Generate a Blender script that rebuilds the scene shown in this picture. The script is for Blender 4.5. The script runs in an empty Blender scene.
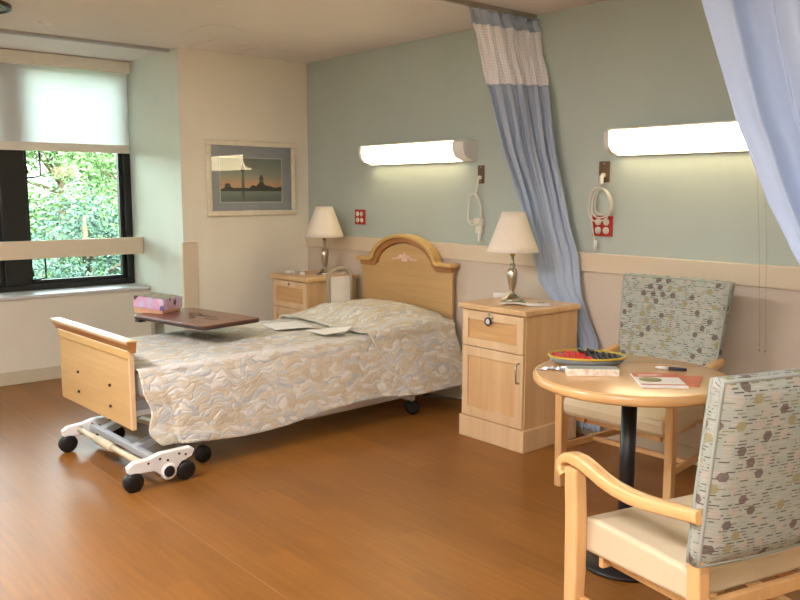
import bpy, math, random
from mathutils import Vector, Matrix, noise
from math import sin, cos, pi, radians as R
C = bpy.context.scene.collection
S = bpy.context.scene
random.seed(7)

# ------------------------------------------------------------------ camera, world, sun, exposure
cam = bpy.data.objects.new('camera', bpy.data.cameras.new('camera')); C.objects.link(cam)
_y, _p, _r = .8655, .1315, .001
fw = Vector((-sin(_y)*cos(_p), cos(_y)*cos(_p), -sin(_p))); rt = Vector((cos(_y), sin(_y), 0)); up = rt.cross(fw)
r2 = rt*cos(_r)+up*sin(_r); u2 = -rt*sin(_r)+up*cos(_r)
m = Matrix((r2, u2, -fw)).transposed().to_4x4(); m.translation = Vector((5.738, -3.882, 1.42))
cam.matrix_world = m
cam.data.sensor_width = 36; cam.data.lens = 820/800*36; cam.data.clip_start = .05
S.camera = cam
S.view_settings.view_transform = 'Standard'; S.view_settings.look = 'None'
S.view_settings.gamma = 1; S.view_settings.use_curve_mapping = False
S.view_settings.exposure = 2.05

W = bpy.data.worlds.new('sky'); S.world = W; W.use_nodes = True
wt = W.node_tree; bg = wt.nodes['Background']
sky = wt.nodes.new('ShaderNodeTexSky'); sky.sky_type = 'NISHITA'; sky.sun_disc = False
sky.sun_elevation = R(48); sky.sun_rotation = R(90); sky.air_density = 1.2; sky.dust_density = 3
hs = wt.nodes.new('ShaderNodeHueSaturation'); hs.inputs['Saturation'].default_value = .35
wt.links.new(sky.outputs[0], hs.inputs['Color']); wt.links.new(hs.outputs[0], bg.inputs[0]); bg.inputs[1].default_value = 1.0

sun = bpy.data.objects.new('sun', bpy.data.lights.new('sun', 'SUN')); C.objects.link(sun)
sun.data.energy = 1.5; sun.data.angle = R(1.2); sun.data.color = (1, .95, .85)
sun.rotation_euler = Vector((-.62, .25, -.75)).to_track_quat('-Z', 'Y').to_euler()

# ------------------------------------------------------------------ node helpers
class NT:
    def __init__(s, name):
        s.m = bpy.data.materials.new(name); s.m.use_nodes = True
        s.t = s.m.node_tree; s.b = s.t.nodes['Principled BSDF']; s.tc = None
    def n(s, typ, ins={}, **kw):
        o = s.t.nodes.new(typ)
        for k, v in kw.items(): setattr(o, k, v)
        for k, v in ins.items(): s.put(o.inputs[k], v)
        return o
    def put(s, inp, v):
        if isinstance(v, bpy.types.NodeSocket): s.t.links.new(v, inp)
        else: inp.default_value = v
    def co(s, which='Object'):
        if not s.tc: s.tc = s.t.nodes.new('ShaderNodeTexCoord')
        return s.tc.outputs[which]
    def math(s, op, a, b=0.0, c=0.0):
        o = s.t.nodes.new('ShaderNodeMath'); o.operation = op
        s.put(o.inputs[0], a); s.put(o.inputs[1], b); s.put(o.inputs[2], c)
        return o.outputs[0]
    def mix(s, f, a, b):
        o = s.t.nodes.new('ShaderNodeMix'); o.data_type = 'RGBA'
        s.put(o.inputs[0], f); s.put(o.inputs[6], col(a)); s.put(o.inputs[7], col(b))
        return o.outputs[2]
    def map(s, scale, which='Object', loc=(0,0,0), rot=(0,0,0)):
        return s.n('ShaderNodeMapping', {'Vector': s.co(which), 'Scale': scale, 'Location': loc, 'Rotation': rot}).outputs[0]
    def noise(s, v, sc=1., det=3., rough=.5):
        return s.n('ShaderNodeTexNoise', {'Vector': v, 'Scale': sc, 'Detail': det, 'Roughness': rough}).outputs[0]
    def ramp(s, f, stops, interp='LINEAR'):
        o = s.n('ShaderNodeValToRGB', {0: f}); e = o.color_ramp.elements; o.color_ramp.interpolation = interp
        while len(e) < len(stops): e.new(.5)
        for q, (p, c) in zip(e, stops): q.position = p; q.color = col(c)
        return o.outputs[0]
    def bump(s, h, st, d=.01):
        s.put(s.b.inputs['Normal'], s.n('ShaderNodeBump', {'Height': h, 'Strength': st, 'Distance': d}).outputs[0])
    def set(s, c=None, rough=None, **kw):
        if c is not None: s.put(s.b.inputs['Base Color'], col(c))
        if rough is not None: s.put(s.b.inputs['Roughness'], rough)
        for k, v in kw.items(): s.put(s.b.inputs[k.replace('_', ' ')], v)
        return s.m
def lin(c): return c/12.92 if c <= .04045 else ((c+.055)/1.055)**2.4
def col(c):
    """an (r, g, b) 0-255 sRGB triple -> linear rgba; anything else passes"""
    if isinstance(c, bpy.types.NodeSocket): return c
    if len(c) == 4: return c
    return tuple(lin(v/255) for v in c)+(1,)

def paint(name, c, rough=.7, var=.03, bump=.05, sc=60, spec=.3):
    a = NT(name); f = a.noise(a.co(), 2.5, 4); d = tuple(v*(1-var*2) for v in c)
    if bump: a.bump(a.noise(a.co(), sc, 2), bump, .004)
    return a.set(a.mix(f, c, d), rough, Specular_IOR_Level=spec)
def plain(name, c, rough=.5, metal=0., **kw):
    a = NT(name); f = a.noise(a.co(), 14, 3)
    return a.set(a.mix(f, c, tuple(v*.93 for v in c)), rough, Metallic=metal, **kw)
def wood(name, c1, c2, grain=(1, 1, .06), rough=.35, sc=38, coat=.15, cont=1.):
    a = NT(name); v = a.map(grain)
    f = a.noise(v, sc, 4, .6); g = a.noise(v, sc*.22, 3, .55)
    h = a.math('MULTIPLY_ADD', a.math('ADD', a.math('MULTIPLY', f, .5), a.math('MULTIPLY', g, .5)), 3.2*cont, .5-1.6*cont)
    a.bump(f, .05, .002)
    return a.set(a.ramp(h, [(0, c2), (1, c1)]), rough, Coat_Weight=coat, Coat_Roughness=.2)

M = {}
M['green'] = paint('sage_paint', (184, 194, 184), .62)
M['cream'] = paint('cream_paint', (242, 234, 214), .6)
M['cream2'] = paint('pale_green_paint', (218, 222, 208), .55)
M['sillwall'] = paint('beige_paint', (222, 212, 192), .6)
M['panel'] = paint('wainscot_beige', (212, 196, 176), .55, .02)
M['rail'] = paint('rail_beige', (222, 204, 176), .45, .02)
M['ceil'] = paint('ceiling_paint', (236, 228, 222), .85)
M['base'] = paint('baseboard_vinyl', (200, 186, 158), .5)
M['ivory'] = plain('ivory_laminate', (236, 228, 212), .5)
M['sill'] = plain('sill_laminate', (205, 200, 195), .35)
M['black'] = plain('black_frame', (24, 22, 20), .4)
M['blackrub'] = plain('black_rubber', (20, 22, 24), .45)
M['blackmet'] = plain('black_powder_coat', (28, 28, 30), .35)
M['white'] = plain('white_enamel', (235, 232, 225), .35)
M['offwhite'] = plain('off_white_plastic', (222, 216, 200), .45)
M['grey'] = plain('grey_enamel', (176, 176, 176), .4)
M['greypl'] = plain('grey_plastic', (172, 158, 138), .5)
M['beigem'] = plain('beige_enamel', (214, 196, 160), .4)
M['paper'] = plain('paper', (242, 236, 226), .8)
M['maple'] = wood('maple', (226, 188, 138), (208, 164, 112))
M['maple_pale'] = wood('maple_pale', (228, 196, 154), (212, 176, 130))
M['maple_dark'] = wood('maple_recess', (216, 172, 116), (198, 150, 96), (.06, 1, 1))
M['chairwood'] = wood('chair_beech', (226, 180, 124), (210, 160, 102), (1, 1, .15))
M['armwood'] = wood('arm_beech', (228, 182, 122), (210, 160, 98), (1, .12, 1), .3, coat=.4)
M['tabletop'] = wood('tabletop_maple', (230, 192, 136), (222, 182, 124), (.1, 1, 1), .5, 26, .06, .6)
M['tableedge'] = wood('tabletop_edge', (222, 174, 116), (206, 156, 98), (.3, .3, 3), .25, 12, .6, .6)
M['board'] = wood('bedboard_oak', (206, 168, 112), (192, 152, 96), (.08, 1, 1), .45, 40, .1)
M['boardtrim'] = wood('bedboard_trim', (180, 124, 70), (160, 104, 54), (.08, 1, 1), .35, 40, .3)
M['boardtop'] = wood('bedboard_top', (212, 172, 104), (198, 156, 88), (.08, 1, 1), .35, 40, .3)
M['mahog'] = wood('mahogany_laminate', (126, 72, 52), (104, 56, 40), (.1, 1, 1), .3, 30, .4)
M['mahogdark'] = plain('dark_edge', (66, 42, 32), .35)
M['cushion'] = paint('cream_vinyl', (216, 196, 160), .5, .03, .12, 220)
M['shade'] = NT('lamp_shade_fabric').set((240, 228, 208), .8, Transmission_Weight=0.)
M['nickel'] = plain('brushed_nickel', (196, 186, 166), .28, 1.)
M['nickel2'] = plain('satin_metal', (186, 180, 168), .35, 1.)
M['gold'] = plain('brass_finial', (190, 160, 90), .3, 1.)
M['red'] = plain('red_plastic', (176, 34, 26), .4)
M['brownplate'] = plain('bronze_plate', (112, 86, 62), .4, .3)
M['tube'] = plain('clear_white_tube', (226, 220, 206), .35)
M['frame'] = wood('picture_frame', (236, 226, 204), (224, 210, 182), (1, .2, 1), .4)
M['mat'] = plain('grey_mat', (192, 200, 208), .8)
M['matwhite'] = plain('mat_bevel', (230, 230, 224), .7)
M['applique'] = plain('pink_applique', (240, 206, 186), .6)

def m_glass(name, tint=(255, 255, 255), add=.0):
    a = NT(name); t = a.t; out = t.nodes['Material Output']
    fr = a.n('ShaderNodeFresnel', {'IOR': 1.45}); tr = a.n('ShaderNodeBsdfTransparent', {0: col(tint)})
    gl = a.n('ShaderNodeBsdfGlossy', {'Roughness': .02}); mx = a.n('ShaderNodeMixShader')
    a.put(mx.inputs[0], a.math('ADD', fr.outputs[0], add)); a.put(mx.inputs[1], tr.outputs[0]); a.put(mx.inputs[2], gl.outputs[0])
    a.put(out.inputs[0], mx.outputs[0]); return a.m
M['glass'] = m_glass('window_glass', (235, 245, 240))
M['picglass'] = m_glass('picture_glass', (255, 255, 255), .0)

def m_translucent(name, c, f=.5, weave=400):
    a = NT(name); out = a.t.nodes['Material Output']
    d = a.n('ShaderNodeBsdfDiffuse', {0: col(c)}); tr = a.n('ShaderNodeBsdfTranslucent', {0: col(c)})
    mx = a.n('ShaderNodeMixShader', {0: f}); a.put(mx.inputs[1], d.outputs[0]); a.put(mx.inputs[2], tr.outputs[0])
    b = a.n('ShaderNodeBump', {'Height': a.noise(a.co(), weave, 2), 'Strength': .15, 'Distance': .002})
    a.put(d.inputs['Normal'], b.outputs[0])
    a.put(out.inputs[0], mx.outputs[0]); return a.m
M['roller'] = m_translucent('roller_blind', (246, 246, 246), .6)
M['lampshade'] = m_translucent('pleated_shade', (252, 242, 226), .25)
M['curtain'] = m_translucent('blue_curtain', (190, 203, 220), .2, 260)
M['curtain2'] = m_translucent('pale_blue_curtain', (198, 214, 238), .2, 260)

def m_emit(name, c, st):
    a = NT(name); return a.set((255, 255, 250), .4, Emission_Color=col(c), Emission_Strength=st)
M['tubeglow'] = m_emit('lit_diffuser', (255, 234, 186), 2.3)
M['panelglow'] = m_emit('ceiling_panel_lit', (240, 241, 250), 12.8)  # glow of the added fill panels behind the camera
M['discglow'] = plain('disc_white', (240, 236, 225), .4)  # plain white plastic of the ceiling disc

# floor: strips of wood-look vinyl along x
a = NT('floor_vinyl'); v = a.co()
sep = a.n('ShaderNodeSeparateXYZ', {0: v})
row = a.math('FLOOR', a.math('DIVIDE', sep.outputs[1], .105))
rn = a.n('ShaderNodeTexWhiteNoise', {'W': row}, noise_dimensions='1D').outputs[0]
colm = a.math('FLOOR', a.math('ADD', a.math('DIVIDE', sep.outputs[0], 1.1), a.math('MULTIPLY', rn, 7.)))
pid = a.n('ShaderNodeCombineXYZ', {0: row, 1: colm})
pn = a.n('ShaderNodeTexWhiteNoise', {'Vector': pid.outputs[0]}, noise_dimensions='2D').outputs[0]
gr = a.noise(a.map((.9, 14, 1)), 3.2, 5, .62); g2 = a.noise(a.map((.35, 3, 1)), 2., 3)
h = a.math('ADD', a.math('MULTIPLY', pn, .15), a.math('ADD', a.math('MULTIPLY', gr, .62), a.math('MULTIPLY', g2, .25)))
fl = a.ramp(h, [(.25, (112, 69, 25)), (.6, (143, 91, 35)), (.95, (164, 111, 48))])
fr_ = a.math('FRACT', a.math('DIVIDE', sep.outputs[1], .105))
seam = a.math('LESS_THAN', fr_, .02)
sheet = a.math('LESS_THAN', a.math('ABSOLUTE', a.math('ADD', sep.outputs[1], 2.42)), .003)  # pale line on a seam, its sheen painted into the colour
fl = a.mix(a.math('MULTIPLY', seam, .18), fl, (92, 54, 24)); fl = a.mix(a.math('MULTIPLY', sheet, .2), fl, (200, 160, 120))
a.bump(gr, .03, .002)
M['floor'] = a.set(fl, a.math('MULTIPLY_ADD', gr, .12, .30), Specular_IOR_Level=.38)

# quilt: leaf-shaped patches in cream, tan and grey-blue, quilted
a = NT('quilt_print'); uv = a.map((1, 1, 1), 'UV')
wob = a.n('ShaderNodeTexNoise', {'Vector': uv, 'Scale': 7., 'Detail': 2.})
wv = a.n('ShaderNodeVectorMath', {0: wob.outputs['Color'], 1: (.5, .5, .5)}, operation='SUBTRACT').outputs[0]
wv = a.n('ShaderNodeVectorMath', {0: wv, 3: .13}, operation='SCALE').outputs[0]
uw = a.n('ShaderNodeVectorMath', {0: uv, 1: wv}, operation='ADD').outputs[0]
uw2 = a.n('ShaderNodeMapping', {'Vector': uw, 'Scale': (46, 19, 1), 'Rotation': (0, 0, R(14))}).outputs[0]
vo = a.n('ShaderNodeTexVoronoi', {'Vector': uw2, 'Scale': 1., 'Randomness': .9}, voronoi_dimensions='2D')
ve = a.n('ShaderNodeTexVoronoi', {'Vector': uw2, 'Scale': 1., 'Randomness': .9}, voronoi_dimensions='2D', feature='DISTANCE_TO_EDGE')
cs = a.n('ShaderNodeSeparateXYZ', {0: vo.outputs['Color']}).outputs[0]
us = a.n('ShaderNodeSeparateXYZ', {0: uw})
band = a.math('MULTIPLY', a.math('SINE', a.math('MULTIPLY', us.outputs[0], 38.)), .16)
pal = a.ramp(a.math('ADD', cs, band), [(0, (206, 190, 162)), (.22, (212, 200, 176)), (.42, (218, 210, 192)), (.58, (206, 204, 198)), (.74, (228, 224, 214)), (.90, (190, 190, 188))], 'CONSTANT')
stripe = a.math('LESS_THAN', a.math('ABSOLUTE', a.math('SUBTRACT', us.outputs[0], 1.13)), .024)
pal = a.mix(a.math('MULTIPLY', stripe, .65), pal, (226, 226, 222))
edge = a.math('SMOOTH_MIN', ve.outputs[0], .22, .1)
fine = a.noise(uv, 60, 3)
puff = a.math('ADD', a.math('MULTIPLY', edge, 3.), a.math('MULTIPLY', fine, .5))
a.bump(puff, .38, .014)
M['quiltplain'] = plain('quilt_hem', (214, 204, 184), .8)
M['quilt'] = a.set(a.mix(a.math('MULTIPLY', fine, .35), pal, (214, 204, 188)), .85, Specular_IOR_Level=.15)

# chair fabric: dashes and rows of hexagonal dots (UV in metres)
a = NT('chair_fabric'); s2 = a.n('ShaderNodeSeparateXYZ', {0: a.co('UV')}); U, V = s2.outputs[0], s2.outputs[1]
base = a.mix(a.noise(a.map((140, 30, 1), 'UV'), 1., 2), (150, 155, 144), (174, 178, 165))
dr = a.math('DIVIDE', V, .0092); drow = a.math('FLOOR', dr); dfr = a.math('FRACT', dr)
drn = a.n('ShaderNodeTexWhiteNoise', {'W': drow}, noise_dimensions='1D').outputs[0]
dc = a.math('ADD', a.math('DIVIDE', U, .034), a.math('MULTIPLY', drn, 9.)); dcell = a.math('FLOOR', dc)
dw = a.n('ShaderNodeTexWhiteNoise', {'Vector': a.n('ShaderNodeCombineXYZ', {0: drow, 1: dcell}).outputs[0]}, noise_dimensions='2D')
on = a.math('MULTIPLY', a.math('LESS_THAN', dfr, .34), a.math('LESS_THAN', a.math('FRACT', dc), .72))
on = a.math('MULTIPLY', on, a.math('GREATER_THAN', dw.outputs[0], .06))
dcol = a.ramp(a.n('ShaderNodeSeparateXYZ', {0: dw.outputs[1]}).outputs[1], [(0, (92, 78, 68)), (.28, (138, 130, 98)), (.52, (188, 172, 156)), (.78, (118, 104, 94))], 'CONSTANT')
fab = a.mix(on, base, dcol)
hr = a.math('DIVIDE', V, .034); hrow = a.math('FLOOR', hr); hv = a.math('MULTIPLY', a.math('SUBTRACT', a.math('FRACT', hr), .5), .034)
hc = a.math('ADD', a.math('DIVIDE', U, .052), a.math('MULTIPLY', hrow, .37)); hcell = a.math('FLOOR', hc)
hu = a.math('MULTIPLY', a.math('SUBTRACT', a.math('FRACT', hc), .5), .052)
au, av = a.math('ABSOLUTE', hu), a.math('ABSOLUTE', hv)
hexd = a.math('MAXIMUM', a.math('ADD', a.math('MULTIPLY', au, .87), a.math('MULTIPLY', av, .5)), av)
hn = a.n('ShaderNodeTexWhiteNoise', {'Vector': a.n('ShaderNodeCombineXYZ', {0: hrow, 1: hcell}).outputs[0]}, noise_dimensions='2D').outputs[0]
hon = a.math('LESS_THAN', hexd, .0128)
hcol = a.ramp(hn, [(0, (104, 88, 80)), (.19, (150, 140, 100)), (.40, (178, 166, 152)), (.60, (164, 168, 156))], 'CONSTANT')
fab = a.mix(a.math('MULTIPLY', hon, .85), fab, hcol)
a.bump(a.noise(a.map((900, 900, 1), 'UV'), 1., 1), .1, .001)
M['fabric'] = a.set(fab, .75, Specular_IOR_Level=.2)

# ------------------------------------------------------------------ mesh helpers
class MB:
    def __init__(s): s.v = []; s.f = []; s.mi = []; s.sm = []; s.uv = {}
    def add(s, vs, fs, mi=0, smooth=False, T=None):
        o = len(s.v); s.v += [tuple(T @ Vector(p)) if T else tuple(p) for p in vs]
        for f in fs: s.f.append(tuple(i+o for i in f)); s.mi.append(mi); s.sm.append(smooth)
        return s
    def box(s, a, b, mi=0, T=None):
        (x0, y0, z0), (x1, y1, z1) = a, b
        vs = [(x, y, z) for z in (z0, z1) for y in (y0, y1) for x in (x0, x1)]
        return s.add(vs, [(0,2,3,1),(4,5,7,6),(0,1,5,4),(2,6,7,3),(0,4,6,2),(1,3,7,5)], mi, False, T)
    def lathe(s, prof, n=28, mi=0, T=None, c=(0,0,0), smooth=True):
        vs = []; fs = []
        for r, z in prof:
            for k in range(n): t = 2*pi*k/n; vs.append((c[0]+r*cos(t), c[1]+r*sin(t), c[2]+z))
        L = len(prof)
        for i in range(L-1):
            for k in range(n): k2 = (k+1) % n; fs.append((i*n+k, i*n+k2, (i+1)*n+k2, (i+1)*n+k))
        if prof[0][0] > 1e-5: fs.append(tuple(range(n-1, -1, -1)))
        if prof[-1][0] > 1e-5: fs.append(tuple((L-1)*n+k for k in range(n)))
        return s.add(vs, fs, mi, smooth, T)
    def cyl(s, c, r, h, axis='z', n=24, mi=0):
        T = Matrix.Translation(c)
        if axis == 'x': T = T @ Matrix.Rotation(pi/2, 4, 'Y')
        if axis == 'y': T = T @ Matrix.Rotation(-pi/2, 4, 'X')
        b = min(r, h)*.12
        return s.lathe([(r-b, -h/2), (r, -h/2+b), (r, h/2-b), (r-b, h/2)], n, mi, T)
    def tube(s, pts, r, n=8, mi=0, closed=False, flat=1.):
        P_ = [Vector(p) for p in pts]; L = len(P_); vs = []; fs = []; prev = None
        rr = r if isinstance(r, (list, tuple)) else [r]*L
        for i, p in enumerate(P_):
            d = (P_[(i+1) % L]-P_[i-1]) if closed else (P_[min(i+1, L-1)]-P_[max(i-1, 0)])
            d.normalize()
            if prev is None: a_ = d.orthogonal().normalized()
            else:
                a_ = prev-d*prev.dot(d)
                a_ = a_.normalized() if a_.length > 1e-6 else d.orthogonal().normalized()
            prev = a_; b_ = d.cross(a_)
            for k in range(n): t = 2*pi*k/n; vs.append(p+(a_*cos(t)+b_*sin(t)*flat)*rr[i])
        for i in range(L if closed else L-1):
            j = (i+1) % L
            for k in range(n): k2 = (k+1) % n; fs.append((i*n+k, i*n+k2, j*n+k2, j*n+k))
        if not closed: fs += [tuple(range(n-1, -1, -1)), tuple((L-1)*n+k for k in range(n))]
        return s.add(vs, fs, mi, True)
    def prism(s, out, d0, d1, plane='xz', mi=0, T=None):
        """outline in a plane, extruded along the third axis from d0 to d1"""
        def P3(a_, b_, d): return {'xz': (a_, d, b_), 'yz': (d, a_, b_), 'xy': (a_, b_, d)}[plane]
        n = len(out); vs = [P3(x, y, d0) for x, y in out]+[P3(x, y, d1) for x, y in out]
        fs = [tuple(range(n)), tuple(range(2*n-1, n-1, -1))]+[(i, n+i, n+(i+1) % n, (i+1) % n) for i in range(n)]
        return s.add(vs, fs, mi, False, T)
    def grid(s, fn, nu, nv, mi=0, uvf=None, wrap=False):
        o = len(s.v); vs = [fn(i/nu, j/nv) for j in range(nv+1) for i in range(nu+1)]
        fs = [(j*(nu+1)+i, j*(nu+1)+i+1, (j+1)*(nu+1)+i+1, (j+1)*(nu+1)+i) for j in range(nv) for i in range(nu)]
        s.add(vs, fs, mi, True)
        if uvf:
            for j in range(nv+1):
                for i in range(nu+1): s.uv[o+j*(nu+1)+i] = uvf(i/nu, j/nv)
        return s
    def build(s, name, mats, parent=None, bevel=0, seg=2, solid=0, sub=0, smooth=None, offset=0):
        me = bpy.data.meshes.new(name); me.from_pydata([tuple(p) for p in s.v], [], s.f)
        for mt in (mats if isinstance(mats, (list, tuple)) else [mats]): me.materials.append(M[mt] if isinstance(mt, str) else mt)
        for p, i, q in zip(me.polygons, s.mi, s.sm): p.material_index = i; p.use_smooth = q if smooth is None else smooth
        if s.uv:
            l = me.uv_layers.new(name='UVMap')
            for lp in me.loops: l.data[lp.index].uv = s.uv.get(lp.vertex_index, (0, 0))
        import bmesh
        bm = bmesh.new(); bm.from_mesh(me)
        if not s.uv: bmesh.ops.recalc_face_normals(bm, faces=bm.faces)
        bm.to_mesh(me); bm.free(); me.update()
        o = bpy.data.objects.new(name, me); C.objects.link(o)
        if parent: o.parent = parent
        if solid: q = o.modifiers.new('s', 'SOLIDIFY'); q.thickness = solid; q.offset = offset
        if sub: q = o.modifiers.new('u', 'SUBSURF'); q.levels = sub; q.render_levels = sub
        if bevel: q = o.modifiers.new('b', 'BEVEL'); q.width = bevel; q.segments = seg; q.limit_method = 'ANGLE'; q.angle_limit = R(40)
        return o
def tag(o, label, cat, group=None, kind=None):
    o['label'] = label; o['category'] = cat
    if group: o['group'] = group
    if kind: o['kind'] = kind
    return o
def thing(name, label, cat, loc=(0,0,0), rz=0., group=None):
    o = bpy.data.objects.new(name, None); C.objects.link(o); o.location = loc; o.rotation_euler = (0, 0, rz)
    o.empty_display_size = .1
    return tag(o, label, cat, group)
def struct(name, mb, mat, **kw):
    par = kw.get('parent'); o = mb.build(name, mat, **kw)
    if not par: o['kind'] = 'structure'
    return o
def copy_tree(o, parent=None):
    c = o.copy(); C.objects.link(c)
    if parent: c.parent = parent
    for ch in list(o.children): copy_tree(ch, c)
    return c
def B(a_, b_): return MB().box(a_, b_)
def arc(cx, cz, r, a0, a1, n): return [(cx+r*cos(R(a0+(a1-a0)*i/n)), cz+r*sin(R(a0+(a1-a0)*i/n))) for i in range(n+1)]
def rrect(x0, y0, x1, y1, r, n=5):
    return arc(x1-r, y1-r, r, 0, 90, n)+arc(x0+r, y1-r, r, 90, 180, n)+arc(x0+r, y0+r, r, 180, 270, n)+arc(x1-r, y0+r, r, 270, 360, n)

# ------------------------------------------------------------------ room shell
H = 2.457; XR = 6.7; YF = -5.3; YB = -1.128; XW = -.98; XS = -.64
struct('floor', B((XW-.2, YF-.2, -.1), (XR+.2, .2, 0)), 'floor')
struct('ceiling', B((XW-.2, YF-.2, H), (XR+.2, .2, H+.12)), 'ceil')
struct('wall_back', B((-.2, 0, 0), (XR+.2, .2, H)), 'green')
struct('wall_left', B((-.2, YB, 0), (0, 0, H)), 'cream')
struct('wall_recess', B((XW-.2, YB, 0), (-.2, YB+.2, H)).box((-.2, YB-.002, 0), (-.0005, YB, H)), 'cream2')
w = MB().box((XS-.12, YF, 0), (XS, YB-.002, .63)).box((XW-.2, YF, 0), (XS-.12, YB-.002, .63))
struct('wall_window', w, 'sillwall')
struct('wall_window_head', B((XW-.2, YF, 2.38), (XW+.02, YB, H)), 'cream2')
struct('wall_right', B((XR, YF-.2, 0), (XR+.2, .2, H)), 'cream')
struct('wall_front', B((XW-.2, YF-.2, 0), (XR+.2, YF, H)), 'cream')
# wainscot panels and chair rail on the headwall
struct('trim_1', B((0, -.012, .09), (XR, 0, .975)), 'panel', bevel=.002)
struct('trim_2', B((0, -.03, .965), (XR, 0, 1.073)), 'rail', bevel=.006)
struct('baseboard_back', B((0, -.018, 0), (XR, 0, .09)), 'base', bevel=.004)
struct('baseboard_left', B((0, YB, 0), (.012, 0, .09)), 'base', bevel=.004)
struct('baseboard_window', B((XS, YF, 0), (XS+.014, YB-.004, .1)), 'base', bevel=.004)
struct('baseboard_recess', B((XS+.014, YB-.016, 0), (0, YB-.002, .1)), 'base', bevel=.004)
struct('trim_3', B((-.012, YB-.016, .1), (.012, YB+.105, 1.04)), 'rail', bevel=.004)       # corner guard
struct('trim_4', B((XS-.09, YF, .915), (XS-.055-.03, YB-.004, 1.05)).box((XS-.13, YF, .915), (XS-.09, YB-.004, 1.05)), 'rail', bevel=.006)  # rail across window
struct('sill', B((XW-.02, YF, .63), (XS+.02, YB-.003, .655)), 'sill', bevel=.004)
struct('trim_5', B((-.135, YF, H-.022), (-.085, YB-.02, H)), 'grey', bevel=.003)           # ceiling track line by the bay
struct('trim_6', B((.03, YB+.04, H-.006), (.5, -.75, H)).box((.035, -.70, H-.004), (.45, -.06, H)), 'ceil', bevel=.002)
struct('trim_7', B((.52, -1.35, H-.005), (.93, -.9, H)), 'ceil', bevel=.002)

# window: black frame, mullions, sashes and glass
X0, X1 = XW-.06, XW+.05
bays = []; y = YB-.005
fr = MB(); edges = [(YB-.06, 1.0)]
yR = YB-.062
ws = []
while yR > YF+.3:
    yL = max(yR-.77, YF+.08); ws.append((yL, yR)); yR = yL-.185
tops, bot = 2.37, .70
fr.box((X0, YF, .655), (X1, YB-.004, bot)).box((X0, YF, tops), (X1, YB-.004, 2.40))
prev = YB-.004
for yl, yr in ws:
    fr.box((X0, yr, bot), (X1, prev, tops)); prev = yl
fr.box((X0, YF, bot), (X1, prev, tops))
win = struct('window_1', fr, 'black', bevel=.006)
for yl, yr in ws:
    sash = MB(); t = .028
    sash.box((X0+.02, yl, bot), (X0+.07, yl+t, tops)).box((X0+.02, yr-t, bot), (X0+.07, yr, tops)).box((X0+.02, yl+t, bot), (X0+.07, yr-t, bot+t)).box((X0+.02, yl+t, tops-t), (X0+.07, yr-t, tops))
    so = sash.build('sash', 'black', win, bevel=.003)
    B((X0+.04, yl+t, bot+t), (X0+.048, yr-t, tops-t)).build('glass_pane', 'glass', so)
    for z, s_ in ((1.52, 1), (.735, 1)):
        MB().tube([(X1+.005, yl+.008, z), (X1+.02, yl+.05, z+.004), (X1+.025, yl+.102, z+.016), (X1+.025, yl+.106, z+.10), (X1+.02, yl+.104, z+.19 if z < 1 else z+.24)], .0075, 6).tube([(X1+.005, yl+.005, z+.12), (X1+.012, yl+.012, z+.07), (X1+.012, yl+.018, z+.03)], .006, 6).build('stay_arm', 'black', win)
    for z in (1.3, .86):
        pass

# roller blind
bl = thing('roller_blind', 'white translucent roller blind half lowered over the black framed window', 'blind', (XW+.1, YB-.02, 2.36))
def P_(name, mb, mat, par, **kw): return mb.build(name, mat, par, **kw)
P_('valance', B((-.03, YF-YB+.1, 0), (.035, .012, .092)), 'ivory', bl, bevel=.004)
P_('blind_fabric', B((-.002, YF-YB+.12, -.57), (.0, -.005, .01)), 'roller', bl)
P_('hem_bar', B((-.005, YF-YB+.12, -.635), (.004, -.005, -.57)), 'ivory', bl, bevel=.002)

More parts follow.
